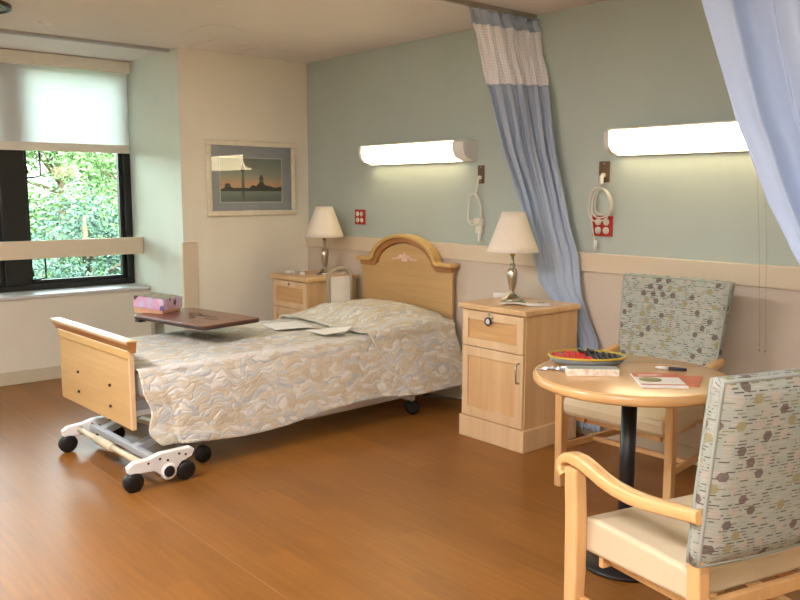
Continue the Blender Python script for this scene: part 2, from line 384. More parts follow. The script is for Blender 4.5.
# ------------------------------------------------------------------ the trees beyond the window
a = NT('leaf_green'); oi = a.n('ShaderNodeObjectInfo')
gn = a.noise(a.co(), 1.3, 2)
a.set(a.ramp(gn, [(.3, (56, 84, 48)), (.55, (84, 114, 64)), (.75, (118, 144, 84))]), .6, Transmission_Weight=0.)
M['leaf'] = a.m
a = NT('leaf_blue_green'); gn = a.noise(a.co(), 1.3, 2)
a.set(a.ramp(gn, [(.3, (34, 58, 50)), (.55, (54, 82, 70)), (.75, (80, 108, 90))]), .6); M['leaf2'] = a.m
M['bark'] = paint('bark', (110, 92, 74), .9, .2, .6, 20)
M['grass'] = paint('grass', (108, 132, 78), .95, .1, .3, 30)
tag(B((-40, -34, -3.1), (XW-.3, 22, -3.0)).build('lawn', 'grass'), 'green grass ground outside the window', 'lawn', kind='structure')
def tree(x, y, z0, h, r, n, leaf, lab, seed, ls=.11):
    rnd = random.Random(seed)
    t_ = thing('tree', lab, 'tree', (x, y, z0), 0, 'trees outside the window')
    tr = MB().tube([(0, 0, 0), (.08, .05, h*.35), (-.05, .1, h*.65), (.05, .02, h*.95)], [.14, .11, .08, .03], 8)
    for k in range(9):
        a0 = rnd.uniform(0, 2*pi); zz = h*rnd.uniform(.3, .8); l = r*rnd.uniform(.5, .9)
        tr.tube([(0, .05, zz), (l*.5*cos(a0), l*.5*sin(a0), zz+.3), (l*cos(a0), l*sin(a0), zz+.5)], [.05, .03, .012], 6)
    tr.build('trunk', 'bark', t_)
    L = MB()
    clumps = []
    for k in range(70):
        th = rnd.uniform(0, 2*pi); ph = rnd.uniform(-1, 1); q = rnd.uniform(.45, 1)**.5
        clumps.append(Vector((r*q*cos(th)*math.sqrt(1-ph*ph), r*q*sin(th)*math.sqrt(1-ph*ph), h*.55+h*.42*ph*q)))
    for k in range(n):
        c = rnd.choice(clumps)+Vector((rnd.gauss(0, .26), rnd.gauss(0, .26), rnd.gauss(0, .2)))
        s_ = ls*rnd.uniform(.6, 1.3)
        T = Matrix.Translation(c) @ Matrix.Rotation(rnd.uniform(0, 2*pi), 4, 'Z') @ Matrix.Rotation(rnd.uniform(-1.5, 1.5), 4, 'X') @ Matrix.Rotation(rnd.uniform(-1.3, 1.3), 4, 'Y')
        L.add([(-s_, 0, 0), (0, -s_*.4, .02), (s_, 0, -.02), (0, s_*.4, .02)], [(0, 1, 2, 3)], 0, False, T)
    L.build('foliage', leaf, t_)
    return t_
tree(-5.4, .0, -3, 4.3, 1.15, 15000, 'leaf2', 'low blue green tree filling the lower half of the window', 2, .045)
tree(-8.4, 2.2, -3, 6.2, 1.5, 12000, 'leaf', 'bright leafy tree seen in the upper right of the window', 1, .06)
tree(-8.6, -1.2, -3, 6.3, 1.4, 12000, 'leaf', 'bright leafy tree seen beside the middle post of the window', 5, .06)
tree(-12.5, 2.0, -3, 6.6, 2.0, 9000, 'leaf', 'pale green tree farthest away in the gap between the others', 4, .09)
tree(-5.2, -3.2, -3, 4.6, 1.3, 9000, 'leaf2', 'dark leafy tree seen at the very left edge of the window', 3, .05)

# ------------------------------------------------------------------ wall lights
def wall_light(x0, x1, lab):
    t_ = thing('wall_light', lab, 'lamp', (x0, 0, 1.615), 0, 'long wall lights over the beds')
    L = x1-x0
    prof = [(-.001, .0), (-.001, .135), (-.10, .14), (-.125, .125), (-.125, .09)]+[(-.125+.06*(1-cos(R(k*90/6))), .09-.075*sin(R(k*90/6))) for k in range(1, 7)]+[(-.03, .0)]
    back = MB().box((.02, -.03, 0), (L-.02, -.001, .138)); P_('housing', back, 'white', t_, bevel=.003)
    P_('top_cover', B((.02, -.122, .132), (L-.09, -.03, .1405)), 'white', t_)
    P_('diffuser', MB().prism([(yy*.97-.001, z*.94+.001) for yy, z in prof], .03, L-.10, 'yz'), 'tubeglow', t_, bevel=.003)
    P_('end_cap', MB().prism(prof, 0, .03, 'yz'), 'white', t_, bevel=.002)
    P_('end_cap', MB().prism(prof, L-.10, L, 'yz'), 'white', t_, bevel=.002)
    return t_
wall_light(.85, 1.945, 'long lit white wall light above the arched headboard')
wall_light(3.02, 4.22, 'long lit white wall light above the round table, partly behind the pale curtain')
for i, (x, xb) in enumerate(((3.865, 3.902), (3.90, 3.93))):
    o = MB().tube([(x, -.12, 1.62), (x+.01, -.055, 1.2), (xb, -.045, .68)], .0009, 5).lathe([(0, -.004), (.004, 0), (.004, .006), (0, .012)], 8, c=(xb, -.045, .66)).build('pull_cord', 'greypl')
    tag(o, ['thin light pull cord hanging on the wall, left of the pair', 'thin light pull cord hanging on the wall, right of the pair'][i], 'cord', 'pull cords right of the far armchair')

# red outlets, brown jack plates, call cords
def outlet(x, z, w_, h_, lab, round_=False):
    t_ = thing('red_outlet', lab, 'outlet', (x, 0, z))
    P_('cover_plate', B((-w_/2, -.008, -h_/2), (w_/2, 0, h_/2)), 'red', t_, bevel=.002)
    for dx in (-1, 1):
        for dz in (-1, 1):
            P_('socket', MB().cyl((dx*w_*.2, -.009, dz*h_*.21), w_*.15, .006, 'y', 16), 'offwhite', t_)
    return t_
outlet(.708, 1.225, .125, .115, 'square red outlet plate with four cream sockets, left of the arched headboard')
outlet(2.945, 1.228, .135, .115, 'square red outlet plate under the coiled white cord')
def plate(x, lab, w_):
    t_ = thing('jack_plate', lab, 'wall plate', (x, 0, 1.53))
    P_('cover_plate', B((-w_/2, -.007, -.058), (w_/2, 0, .058)), 'brownplate', t_, bevel=.002)
    P_('jack', MB().cyl((0, -.012, -.02), .014, .02, 'y', 16), 'offwhite', t_)
    for dz in (-.045, .045): P_('screw', MB().cyl((0, -.008, dz), .004, .003, 'y', 8), 'nickel', t_)
plate(1.99, 'small brown wall plate at the end of the left wall light', .055)
plate(2.945, 'small brown wall plate above the red outlet and coiled cord', .07)
def loop(cx, cz, rx, rz_, n=1, y=-.03, ph=0.):
    return [(cx+rx*sin(2*pi*n*k/40+ph), y-.012*sin(k*.35), cz+rz_*cos(2*pi*n*k/40+ph)) for k in range(int(40)+1)]
t_ = thing('call_cord', 'white call cord looped on the wall above the right bedside cabinet', 'cord', (1.98, 0, 1.3))
P_('cord', MB().tube([(.01, -.025, .205), (.01, -.035, .16), (0, -.035, .105)]+[(q[0], q[1], q[2]) for q in loop(-.02, .005, .062, .10, 1)], .006, 7).tube([(.05, -.03, .02), (.035, -.03, -.06), (.01, -.03, -.09), (-.05, -.035, -.07)], .006, 7), 'tube', t_)
P_('holder', B((-.03, -.03, -.10), (.05, 0, -.05)).box((-.01, -.03, -.15), (.045, -.005, -.1)), 'offwhite', t_, bevel=.005)
P_('pendant_tip', MB().cyl((.03, -.03, -.17), .012, .06, 'z', 12), 'white', t_)
t_ = thing('call_cord', 'coiled white cord hanging in front of the right red outlet', 'cord', (2.95, 0, 1.37))
cc = MB()
for k in range(3): cc.tube(loop(.015-.008*k, -.005-.008*k, .068+.008*(k-1), .082+.012*(k-1), 1, -.035-.008*k), .0042, 7, closed=False)
cc.tube([(0, -.02, .15), (0, -.035, .12), (-.005, -.04, .08)], .006, 7)
cc.tube([(-.05, -.04, .02), (-.055, -.045, -.08), (-.045, -.04, -.16), (-.03, -.04, -.235)], .0042, 7)
P_('cord', cc, 'tube', t_)
P_('plug', MB().cyl((0, -.035, .115), .012, .05, 'z', 12), 'white', t_)
P_('end_grip', MB().cyl((-.025, -.04, -.25), .009, .055, 'z', 12), 'white', t_)

# framed picture
t_ = thing('framed_picture', 'framed lighthouse print with grey mat on the cream wall', 'picture', (0, -.535, 1.52), pi/2)
hw, hh = .397, .289
fo = MB()
for (x0, z0, x1, z1) in ((-hw, -hh, hw, -hh+.04), (-hw, hh-.04, hw, hh), (-hw, -hh+.04, -hw+.04, hh-.04), (hw-.04, -hh+.04, hw, hh-.04)): fo.box((x0, -.028, z0), (x1, 0, z1))
P_('frame', fo, 'frame', t_, bevel=.006)
P_('mat_board', B((-hw+.038, -.012, -hh+.038), (hw-.038, -.006, hh-.038)), 'mat', t_)
P_('mat_bevel', B((-.29, -.0135, -.19), (.275, -.012, .165)), 'matwhite', t_)
a = NT('sunset_print'); s3 = a.n('ShaderNodeSeparateXYZ', {0: a.co()})
zz = a.math('ADD', s3.outputs[2], a.math('MULTIPLY', a.math('SUBTRACT', a.noise(a.map((3, 1, 12)), 2., 3), .5), .05))
M['print'] = a.set(a.ramp(a.math('MULTIPLY_ADD', zz, 2.8, .52), [(0, (112, 130, 124)), (.25, (156, 168, 158)), (.255, (240, 184, 132)), (.42, (232, 194, 150)), (.6, (178, 182, 166)), (1, (140, 158, 150))]), .6)
M['printdark'] = plain('print_ink', (84, 88, 80), .7); M['printmid'] = plain('print_ink_soft', (124, 128, 112), .7)
pr = MB().box((-.28, -.0148, -.18), (.265, -.0138, .155))
yy = (-.0156, -.0149)
def sil(pts, mi): pr.prism(pts, yy[0], yy[1], 'xz', mi)
sil([(-.28, -.098), (-.28, -.085), (-.24, -.07), (-.2, -.06), (-.17, -.075), (-.1, -.072), (-.03, -.075), (.0, -.05), (.03, -.06), (.06, -.03), (.09, -.02), (.11, -.05), (.16, -.06), (.2, -.072), (.265, -.062), (.265, -.098)], 1)
sil([(-.1, -.08), (-.094, .06), (-.078, .06), (-.072, -.08)], 2)
sil([(-.102, .055), (-.104, .07), (-.086, .118), (-.07, .07), (-.07, .055)], 1)
sil([(.06, -.03), (.062, .0), (.078, .022), (.095, .0), (.097, -.03)], 2); sil([(.055, -.002), (.078, .034), (.102, -.002)], 1)
sil([(-.25, -.07), (-.24, -.045), (-.2, -.045), (-.19, -.07)], 1); sil([(-.255, -.047), (-.22, -.036), (-.185, -.047)], 1)
sil([(-.1, -.098), (-.095, -.175), (-.078, -.175), (-.072, -.098)], 2)
P_('print', pr, ['print', 'printdark', 'printmid'], t_)
P_('glass', B((-hw+.038, -.0185, -hh+.038), (hw-.038, -.0165, hh-.038)), 'picglass', t_)

# ceiling bits; first two unseen panels, added as fill light
for i, (x, y_) in enumerate(((2.6, -3.9), (5.3, -4.1))):
    t_ = thing('ceiling_light', ['square recessed ceiling light on the window side behind the camera', 'square recessed ceiling light on the door side behind the camera'][i], 'lamp', (x, y_, H), 0, 'recessed ceiling lights')
    P_('lamp_frame', MB().box((-.62, -.32, -.012), (.62, -.29, 0)).box((-.62, .29, -.012), (.62, .32, 0)).box((-.62, -.29, -.012), (-.59, .29, 0)).box((.59, -.29, -.012), (.62, .29, 0)), 'white', t_, bevel=.003)
    P_('lamp_lens', B((-.59, -.29, -.008), (.59, .29, -.002)), 'panelglow', t_)
t_ = thing('ceiling_detector', 'small white round disc on the ceiling near the window', 'detector', (.32, -2.14, H))
P_('disc', MB().lathe([(.036, 0), (.036, -.006), (.03, -.012), (0, -.014)], 24), 'discglow', t_)
P_('ring', MB().lathe([(.05, 0), (.05, -.003), (.036, -.005)], 24), 'ceil', t_)
t_ = thing('ceiling_speaker', 'round dark rimmed ceiling fixture cut off at the top left corner', 'ceiling fixture', (.585, -2.64, H))  # unidentified thing, built as a plain dark-rimmed round fixture
M['greenglass'] = plain('greenish_diffuser', (84, 104, 84), .3)
P_('rim', MB().lathe([(.215, 0), (.215, -.02), (.19, -.024), (.19, 0)], 48), 'mahogdark', t_)
P_('diffuser', MB().lathe([(.19, -.002), (.19, -.016), (.1, -.028), (0, -.032)], 48), 'greenglass', t_)

# ------------------------------------------------------------------ curtains on a bent ceiling track
YT = -1.3
tr = MB(); path = [(2.42, -.004), (2.42, YT+.2)]+[(2.62-.2*cos(R(q)), YT+.2-.2*sin(R(q))) for q in (15, 30, 45, 60, 75)]+[(2.62, YT), (5.9, YT)]
for (ax, ay), (bx, by) in zip(path, path[1:]):
    d = Vector((bx-ax, by-ay)).normalized(); nx, ny = -d.y*.011, d.x*.011
    tr.prism([(ax+nx, ay+ny), (bx+nx, by+ny), (bx-nx, by-ny), (ax-nx, ay-ny)], H-.026, H, 'xy')
tag(tr.build('curtain_track', 'nickel2'), 'bent metal curtain track fixed to the ceiling above the beds', 'track')

def interp(tab, z):
    tab = sorted(tab)
    if z <= tab[0][0]: return tab[0][1:]
    for (a_, b_) in zip(tab, tab[1:]):
        if z <= b_[0]:
            k = (z-a_[0])/(b_[0]-a_[0]); return tuple(p+(q-p)*k for p, q in zip(a_[1:], b_[1:]))
    return tab[-1][1:]
def curtain_rows(left, right, zt, zb, nf, amp, name, mat, par, rows=60, cols=150, seed=0, mesh=None, solid=.0025, jag=0.):
    def fn(s_, t):
        z = zt+(zb-zt)*t
        lx, ly = interp(left, z); rx, ry = interp(right, z)
        d = Vector((rx-lx, ry-ly)); L = d.length; d.normalize(); nrm = Vector((d.y, -d.x))
        ph = seed+1.5*noise.noise((s_*2, t*1.5, seed))
        A_ = (amp if not callable(amp) else amp(z))
        f_ = sin(2*pi*nf*s_+ph)*.7+.35*sin(2*pi*nf*2.3*s_+2*ph+1)+.5*noise.noise((s_*6+seed, t*3, 3.))
        p = Vector((lx, ly))+d*L*(s_+.012*sin(2*pi*nf*2*s_+1))+nrm*A_*f_
        return (p.x, min(p.y, -.018) if z < 1.1 else min(p.y, -.008), z+.003*noise.noise((s_*20, t*20, 1)))
    o = MB().grid(fn, cols, rows, 0, lambda s_, t: (s_, t)).build(name, mat, par, solid=solid)
    return o
# curtain 1: hangs at the wall end of the track, swept right and tucked behind the cabinet
cu = thing('privacy_curtain', 'blue privacy curtain with white mesh top, tucked behind the right bedside cabinet', 'curtain', (0, 0, 0))
L1 = [(2.42, 2.425, -.58), (2.038, 2.376, -.38), (1.664, 2.388, -.24), (1.371, 2.44, -.14), (1.06, 2.494, -.075), (.879, 2.54, -.06), (.80, 2.62, -.05), (.60, 2.76, -.05), (.30, 2.79, -.05), (.06, 2.80, -.05)]
R1 = [(2.42, 2.44, -.02), (2.056, 2.549, -.05), (1.661, 2.63, -.05), (1.372, 2.715, -.05), (1.229, 2.75, -.05), (1.059, 2.816, -.05), (.961, 2.83, -.05), (.824, 2.85, -.05), (.691, 2.907, -.045), (.578, 2.973, -.045), (.4, 3.0, -.05), (.06, 3.02, -.06)]
L1 = [(z, x, y) for z, x, y in L1]
def a1(z): return .024 if z > 1.5 else (.006+.018*(z-.95)/.55 if z > .95 else (.006 if z > .6 else .010))
curtain_rows(L1, R1, 2.425, 2.345, 5, .022, 'header_band', 'curtain', cu, rows=6, seed=2)
# knotted mesh of the top band
am = NT('curtain_mesh'); su = am.n('ShaderNodeSeparateXYZ', {0: am.co('UV')})
gx = am.math('FRACT', am.math('MULTIPLY', su.outputs[0], 95.)); gz = am.math('FRACT', am.math('MULTIPLY', su.outputs[1], 40.))
hole = am.math('MULTIPLY', am.math('GREATER_THAN', gx, .5), am.math('GREATER_THAN', gz, .5))
am.set((250, 246, 250), .8, Alpha=am.math('SUBTRACT', 1., hole)); M['cmesh'] = am.m
curtain_rows(L1, R1, 2.348, 2.03, 5, .024, 'mesh_band', 'cmesh', cu, rows=20, seed=2, solid=0)
curtain_rows(L1, R1, 2.035, .05, 5, a1, 'drape', 'curtain', cu, rows=120, seed=2)
hk = MB()
for k in range(11):
    yy_ = -.04-.045*k; hk.tube([(2.42, yy_, H-.024), (2.42, yy_, 2.425), (2.424, yy_+.004, 2.405)], .0025, 6)
P_('hook', hk, 'nickel2', cu)['kind'] = 'stuff'
# curtain 2: nearer, pale, swept to the right
cu = thing('privacy_curtain', 'pale blue white privacy curtain sweeping down across the top right corner', 'curtain', (0, 0, 0))
L2 = [(2.42, 4.07, YT), (2.046, 4.215, YT), (1.855, 4.285, YT), (1.649, 4.365, YT), (1.572, 4.405, YT), (1.389, 4.49, YT), (1.23, 4.585, YT), (1.05, 4.72, YT), (.95, 4.86, YT), (.3, 4.96, YT)]
R2 = [(2.42, 5.6, YT), (2.0, 5.5, YT), (1.5, 5.36, YT), (1.05, 5.2, YT), (.95, 5.15, YT), (.3, 5.35, YT)]
M['curtain2b'] = M['curtain2']
curtain_rows(L2, R2, 2.425, .30, 6, .05, 'drape', 'curtain2', cu, rows=90, seed=5)
hk = MB()
for k in range(16):
    xx = 4.13+.095*k; hk.tube([(xx, YT, H-.024), (xx, YT, 2.425), (xx, YT+.004, 2.405)], .0025, 6)
P_('hook', hk, 'nickel2', cu)['kind'] = 'stuff'

# ------------------------------------------------------------------ bed
bed = thing('hospital_bed', 'maple adjustable bed with arched headboard and white castored base', 'bed', (1.347, -.115, 0), .035)
# headboard
HW = .47
def arch(ht, side, r_out, zc):
    pass
zs, za = .90, 1.06                       # shoulder and arch of the panel
ac = [( -.29*cos(R(q)) , zs-.03+ (.185)*sin(R(q))) for q in range(0, 181, 9)]
panel = [(-HW, .30), (-HW, zs), (-.32, zs)]+ac[1:-1]+[(.32, zs), (HW, zs), (HW, .30)]
hb = MB().prism(panel, .03, .055, 'xz'); P_('headboard', hb, 'board', bed, bevel=.004)
hbo = bed.children[0]
def strip(path, y0, y1, th, mi=0):
    """band of thickness th above a path in xz"""
    mb = MB(); n = len(path); top = []
    for i, (x, z) in enumerate(path):
        a_ = Vector(path[max(i-1, 0)]); b_ = Vector(path[min(i+1, n-1)]); d = (b_-a_).normalized()
        top.append((x-d.y*th, z+d.x*th))
    vs = [(x, y0, z) for x, z in path]+[(x, y1, z) for x, z in path]+[(x, y0, z) for x, z in top]+[(x, y1, z) for x, z in top]
    fs = []
    for i in range(n-1):
        fs += [(i, i+1, n+i+1, n+i), (2*n+i, 3*n+i, 3*n+i+1, 2*n+i+1), (i, 2*n+i, 2*n+i+1, i+1), (n+i, n+i+1, 3*n+i+1, 3*n+i)]
    fs += [(0, n, 3*n, 2*n), (n-1, 3*n-1, 4*n-1, 2*n-1)]
    return mb.add(vs, fs, mi)
path = [(-HW-.005, zs-.02), (-.325, zs-.02)]+[(-.292*cos(R(q)), zs-.03+.19*sin(R(q))) for q in range(12, 169, 6)]+[(.325, zs-.02), (HW+.005, zs-.02)]
P_('arch_moulding', strip(path, .012, .062, .038), 'boardtrim', hbo, bevel=.008)
path2 = [(-HW-.03, zs+.015), (-.345, zs+.015)]+[(-.325*cos(R(q)), zs-.01+.205*sin(R(q))) for q in range(12, 169, 6)]+[(.345, zs+.015), (HW+.03, zs+.015)]
P_('arch_cap', strip(path2, -.012, .07, .028), 'boardtop', hbo, bevel=.009)
ap = MB()
for (x, z, a_, b_) in ((0, 0, .02, .02), (-.03, .004, .018, .009), (.03, .004, .018, .009), (-.055, -.006, .016, .006), (.055, -.006, .016, .006), (-.085, -.008, .02, .004), (.085, -.008, .02, .004), (0, .016, .008, .01), (-.015, -.012, .012, .007), (.015, -.012, .012, .007)):
    ap.add([(1.3*(x+a_*cos(t_k*pi/6)), .0285, 1.5*(z+b_*sin(t_k*pi/6))+.955) for t_k in range(12)]+[(1.3*x, .020, 1.5*z+.955)], [(i, (i+1) % 12, 12) for i in range(12)], 0, True)
P_('carved_flowers', ap, 'applique', hbo)
hbo.location = (-.018, 0, 0)
# footboard
LF = -2.232; LB = -2.295; FW = .464
fb = B((-FW, LF-.010, .247), (FW, LF+.010, .66)); fbo = P_('footboard', fb, 'board', bed, bevel=.003)
P_('top_rail', B((-FW, LF-.017, .60), (FW, LF+.014, .65)), 'boardtop', fbo, bevel=.006)
P_('edge_band', B((FW-.012, LF-.013, .247), (FW+.004, LF+.013, .645)), 'maple_pale', fbo, bevel=.003)
cp = MB().prism([(LF-.012, .64), (LF-.036, .682), (LF-.036, .692), (LF+.014, .692), (LF+.014, .682), (LF+.010, .64)], -FW-.035, FW+.035, 'yz')
P_('cap_moulding', cp, 'boardtrim', fbo, bevel=.004)
P_('cap_top', B((-FW-.04, LF-.041, .691), (FW+.038, LF+.018, .702)), 'boardtop', fbo, bevel=.004)
for x in (-.2, .22):
    for z in (.325, .435): P_('bolt', MB().cyl((x, LF-.014, z), .008, .01, 'y', 12), 'black', fbo)
# deck frame, mattress
P_('mattress', B((-.445, LF+.045, .39), (.445, -.01, .535)), 'white', bed, bevel=.04, seg=4)
dk = MB()
for x in (-.42, .38): dk.box((x, LF+.02, .33), (x+.04, .02, .38))
for v in (LF+.05, -1.6, -1.0, -.4, -.02): dk.box((-.42, v-.02, .335), (.42, v+.02, .385))
P_('deck_frame', dk, 'grey', bed, bevel=.004)
ba = MB(); 
for x in (.385, -.385): P_('mounting_bracket', B((x-.03, LF+.014, .30), (x+.03, LF+.17, .37)), 'white', bed, bevel=.004)
def side_plate(u):
    o = [(LB-.055, .095), (LB-.06, .125), (LB-.03, .145), (LB+.05, .15), (LB+.11, .165), (LB+.27, .165), (LB+.285, .15), (LB+.27, .12), (LB+.21, .10), (LB+.19, .075), (LB+.15, .055), (LB+.10, .06), (LB+.07, .085), (LB, .09)]
    return MB().prism(o, u-.02, u+.02, 'yz')
DU = .225
for u in (DU-.41, DU+.41):
    pl = P_('base_plate', side_plate(u), 'white', bed, bevel=.004)
    for (v, z) in ((LB+.10, .14), (LB+.14, .125), (LB+.2, .145), (LB+.235, .135), (LB+.04, .13)):
        P_('rivet', MB().cyl((u, v, z), .006, .046, 'x', 10), 'black', pl)
    P_('pivot_ring', MB().cyl((u+.008, LB+.145, .068), .042, .03, 'x', 24), 'white', pl)
    P_('pivot_hub', MB().cyl((u+.014, LB+.145, .068), .028, .03, 'x', 20), 'blackrub', pl)
    for v in (LB-.03, LB+.24):
        c_ = P_('castor', MB().lathe([(.012, -.02), (.045, -.02), (.05, -.012), (.05, .012), (.045, .02), (.012, .02)], 28, T=Matrix.Translation((u-.0, v, .05)) @ Matrix.Rotation(pi/2+.15, 4, 'Y')), 'blackrub', bed)
        P_('castor_stem', MB().cyl((u, v, .105), .01, .03), 'nickel2', c_)
cr = MB().tube([(DU-.41, LB+.03, .12), (DU-.1, LB+.03, .12)], .016, 10).tube([(DU+.0, LB+.03, .12), (DU+.41, LB+.03, .12)], .016, 10).tube([(DU-.14, LB+.03, .12), (DU+.04, LB+.03, .12)], .023, 10)
P_('cross_bar', cr, 'beigem', bed)
P_('cross_tube', B((DU-.40, LB+.085, .105), (DU+.40, LB+.12, .14)), 'grey', bed, bevel=.006)
for u in (DU-.26, DU+.15):
    P_('lift_arm', MB().prism([(LB+.09, .10), (LB+.09, .14), (LB+.85, .385), (LB+.87, .35)], u-.03, u+.03, 'yz'), 'grey', bed, bevel=.004)
# head end of base
for u in (-.36, .40):
    hp = P_('head_rail', B((u-.02, -1.15, .085), (u+.02, -.38, .125)), 'white', bed, bevel=.005)
    for v in (-.40,):
        c_ = P_('castor', MB().lathe([(.012, -.02), (.045, -.02), (.05, -.012), (.05, .012), (.045, .02), (.012, .02)], 28, T=Matrix.Translation((u+.12 if u > 0 else u, v, .05)) @ Matrix.Rotation(pi/2-.5, 4, 'Y')), 'blackrub', bed)
        P_('castor_stem', MB().cyl((u+.12 if u > 0 else u, v, .10), .01, .03), 'nickel2', c_)
P_('head_cross_rail', B((-.37, -.42, .09), (.53, -.38, .125)), 'white', bed, bevel=.005)
P_('middle_wheel', MB().cyl((.46, -1.86, .045), .045, .03, 'x', 24), 'blackrub', bed)
P_('middle_fork', B((.40, -1.875, .03), (.442, -1.845, .33)), 'nickel2', bed)
# assist rail at the far side near the head
ar = MB().tube([(-.475, -.30, .38), (-.475, -.30, .80)]+[(-.475, -.195-.105*cos(R(q)), .80+.06*sin(R(q))) for q in range(20, 180, 20)]+[(-.475, -.09, .80), (-.475, -.09, .38)], .015, 10)
rail = P_('assist_rail', ar, 'greypl', bed)
P_('rail_panel', B((-.485, -.285, .56), (-.465, -.105, .80)), 'white', rail, bevel=.006)

# pillow + quilt (top level: they lie on the bed)
phi = .035; cb, sb = cos(phi), sin(phi)
def BW(u, v, z): return (1.347+cb*u-sb*v, -.115+sb*u+cb*v, z)
pw = MB()
def pil(s_, t):
    a_, b_ = (s_-.5)*2, (t-.5)*2
    return None
prof = []
def pf(sgn):
    def fn(s_, t):
        a_, b_ = (s_-.5)*2, (t-.5)*2
        k = max(0, (1-a_**4)*(1-b_**4))**.5
        return BW(-.06+a_*.37, -.29+b_*.19, .59+sgn*(.006+.048*k))
    return fn
pw.grid(pf(1), 16, 12).grid(pf(-1), 16, 12)
tag(pw.build('pillow', 'paper'), 'white pillow almost hidden under the quilt at the head of the bed', 'pillow')

def section(v, flap=False):
    """cross-section polyline (u, z) of the quilt at bed coordinate v"""
    top = .562
    k = max(0., min(1., (v+.74)/.30)); k = k*k*(3-2*k)
    e = max(0., min(1., (-.02-v)/.12)); e = e*e*(3-2*e)
    pz = .078*k*(.55+.45*e)
    off = .022 if flap else 0.
    wr = .50+.018*k+off*.9
    zb = .145+.02*sin(v*5)+.03*max(0., min(1., (v+1.0)/.5))
    if flap: zb = .165
    fl_ = .065+.055*k
    if v < -2.05 : fl_ = .05
    pts = []
    # left drop
    for z in (.34, .42, .50): pts.append((-.462-off*.3, z))
    pts.append((-.455, .54))
    n = 14
    for i in range(n+1):
        u = -.43+.86*i/n; q = u/.43
        bulge = (max(0, 1-abs(q)**2.6))**.6
        pts.append((u, top-.012*abs(q)**3+off+pz*(.22+.78*bulge)))
    pts += [(wr-.028, top-.01+off+pz*.10), (wr-.008, top-.035+off+pz*.02), (wr, top-.07)]
    for i in range(1, 9):
        t = i/8; pts.append((wr+fl_*(t**.8), (top-.07)+(zb-(top-.07))*t))
    return pts
def resample(pts, n):
    P2 = [Vector(p) for p in pts]; d = [0.]
    for a_, b_ in zip(P2, P2[1:]): d.append(d[-1]+(b_-a_).length)
    L = d[-1]; out = []; j = 0
    for i in range(n+1):
        s_ = L*i/n
        while j < len(d)-2 and d[j+1] < s_: j += 1
        k = (s_-d[j])/max(1e-6, d[j+1]-d[j]); out.append((P2[j].lerp(P2[j+1], min(1, k)), s_))
    return out
NU, NV = 120, 170
def quilt_mesh(v0f, v1f, flap, seed):
    mb = MB(); vs = []; uvs = []
    for j in range(NV+1):
        t = j/NV; rows = None
        line = []
        for i in range(NU+1):
            s_ = i/NU; v = v0f(s_)+(v1f(s_)-v0f(s_))*t
            key = round(v, 3)
            if key not in cache: cache[key] = resample(section(key, flap), NU)
            (p, L) = cache[key][i]
            q = cache[key][min(i+1, NU)][0]-cache[key][max(i-1, 0)][0]; q.normalize(); nr = Vector((-q.y, q.x))
            dsp = .007*noise.noise((L*9, v*7, seed))+.004*noise.noise((L*22, v*15, seed+3))
            if p.x > .49: dsp += .016*noise.noise((L*1.2, v*3.2, seed+7))*min(1, (L-1.0)*4)
            if p.x < -.45 or p.y < .5: dsp = abs(dsp)*.8
            p2 = p+nr*dsp
            # the foot end is drawn in and rounded below
            vv = v
            if t < .12 and not flap and p.y < .53 and p.x > 0: vv = v+(.05*(.53-p.y)+.028*math.exp(-((p.y-.34)/.06)**2)+.10*max(0, (.26-p.y)/.12)**2)*(1-t/.12)
            vs.append(BW(p2.x, vv, p2.y)); uvs.append((L, v))
    fs = [(j*(NU+1)+i, j*(NU+1)+i+1, (j+1)*(NU+1)+i+1, (j+1)*(NU+1)+i) for j in range(NV) for i in range(NU)]
    mb.add(vs, fs, 0, True); mb.uv = {k: u for k, u in enumerate(uvs)}
    return mb
qt = thing('quilt', 'cream, tan and grey leaf patterned quilt spread over the bed and pillow', 'quilt', (0, 0, 0))
cache = {}
quilt_mesh(lambda s_: LF+.025, lambda s_: -.50, False, 1.).build('bedspread', 'quilt', qt, solid=.008, offset=-1)
cache = {}
def vf(s_):   # front edge of the folded part: across the top, then slanting down the near side
    top_ = -.77+.03*sin(s_*7)
    if s_ < .62: return top_+.0
    return top_+((s_-.62)/.38)**1.4*.25
quilt_mesh(vf, lambda s_: -.02, True, 4.).build('pillow_cover', 'quilt', qt, solid=.010, offset=-1)
cache = {}
rp = []
for i in range(0, NU+1, 2):
    v_ = vf(i/NU); q_ = resample(section(round(v_, 3), True), NU)[i][0]; rp.append(BW(q_.x+(.004 if q_.x > .49 else 0), v_, q_.y+(.002 if q_.x < .49 else 0)))
MB().tube(rp, .0065, 8).build('hem', 'quiltplain', qt)
cache = {}
# papers on the bed
def sheet(pts, z, lab, curl):
    (ax, ay), (bx, by), (cx, cy), (dx, dy) = pts
    def fn(s_, t):
        x = (1-s_)*((1-t)*ax+t*dx)+s_*((1-t)*bx+t*cx); y_ = (1-s_)*((1-t)*ay+t*dy)+s_*((1-t)*by+t*cy)
        return (x, y_, z+curl(s_, t))
    tag(MB().grid(fn, 12, 8).build('paper_sheet', 'paper', solid=.0012, offset=1), lab, 'paper', 'papers lying on the quilt')
sheet([(1.20, -1.19), (1.30, -.94), (1.54, -1.0), (1.46, -1.24)], .575, 'white paper sheet lying flat on the quilt, nearer the footboard', lambda s_, t: .004*sin(s_*3))
sheet([(1.60, -1.12), (1.64, -.93), (1.80, -.90), (1.82, -1.13)], .577, 'white paper sheet with a curled corner on the quilt, beside the pillow fold', lambda s_, t: .004+.03*max(0, s_-.75)*4*t)
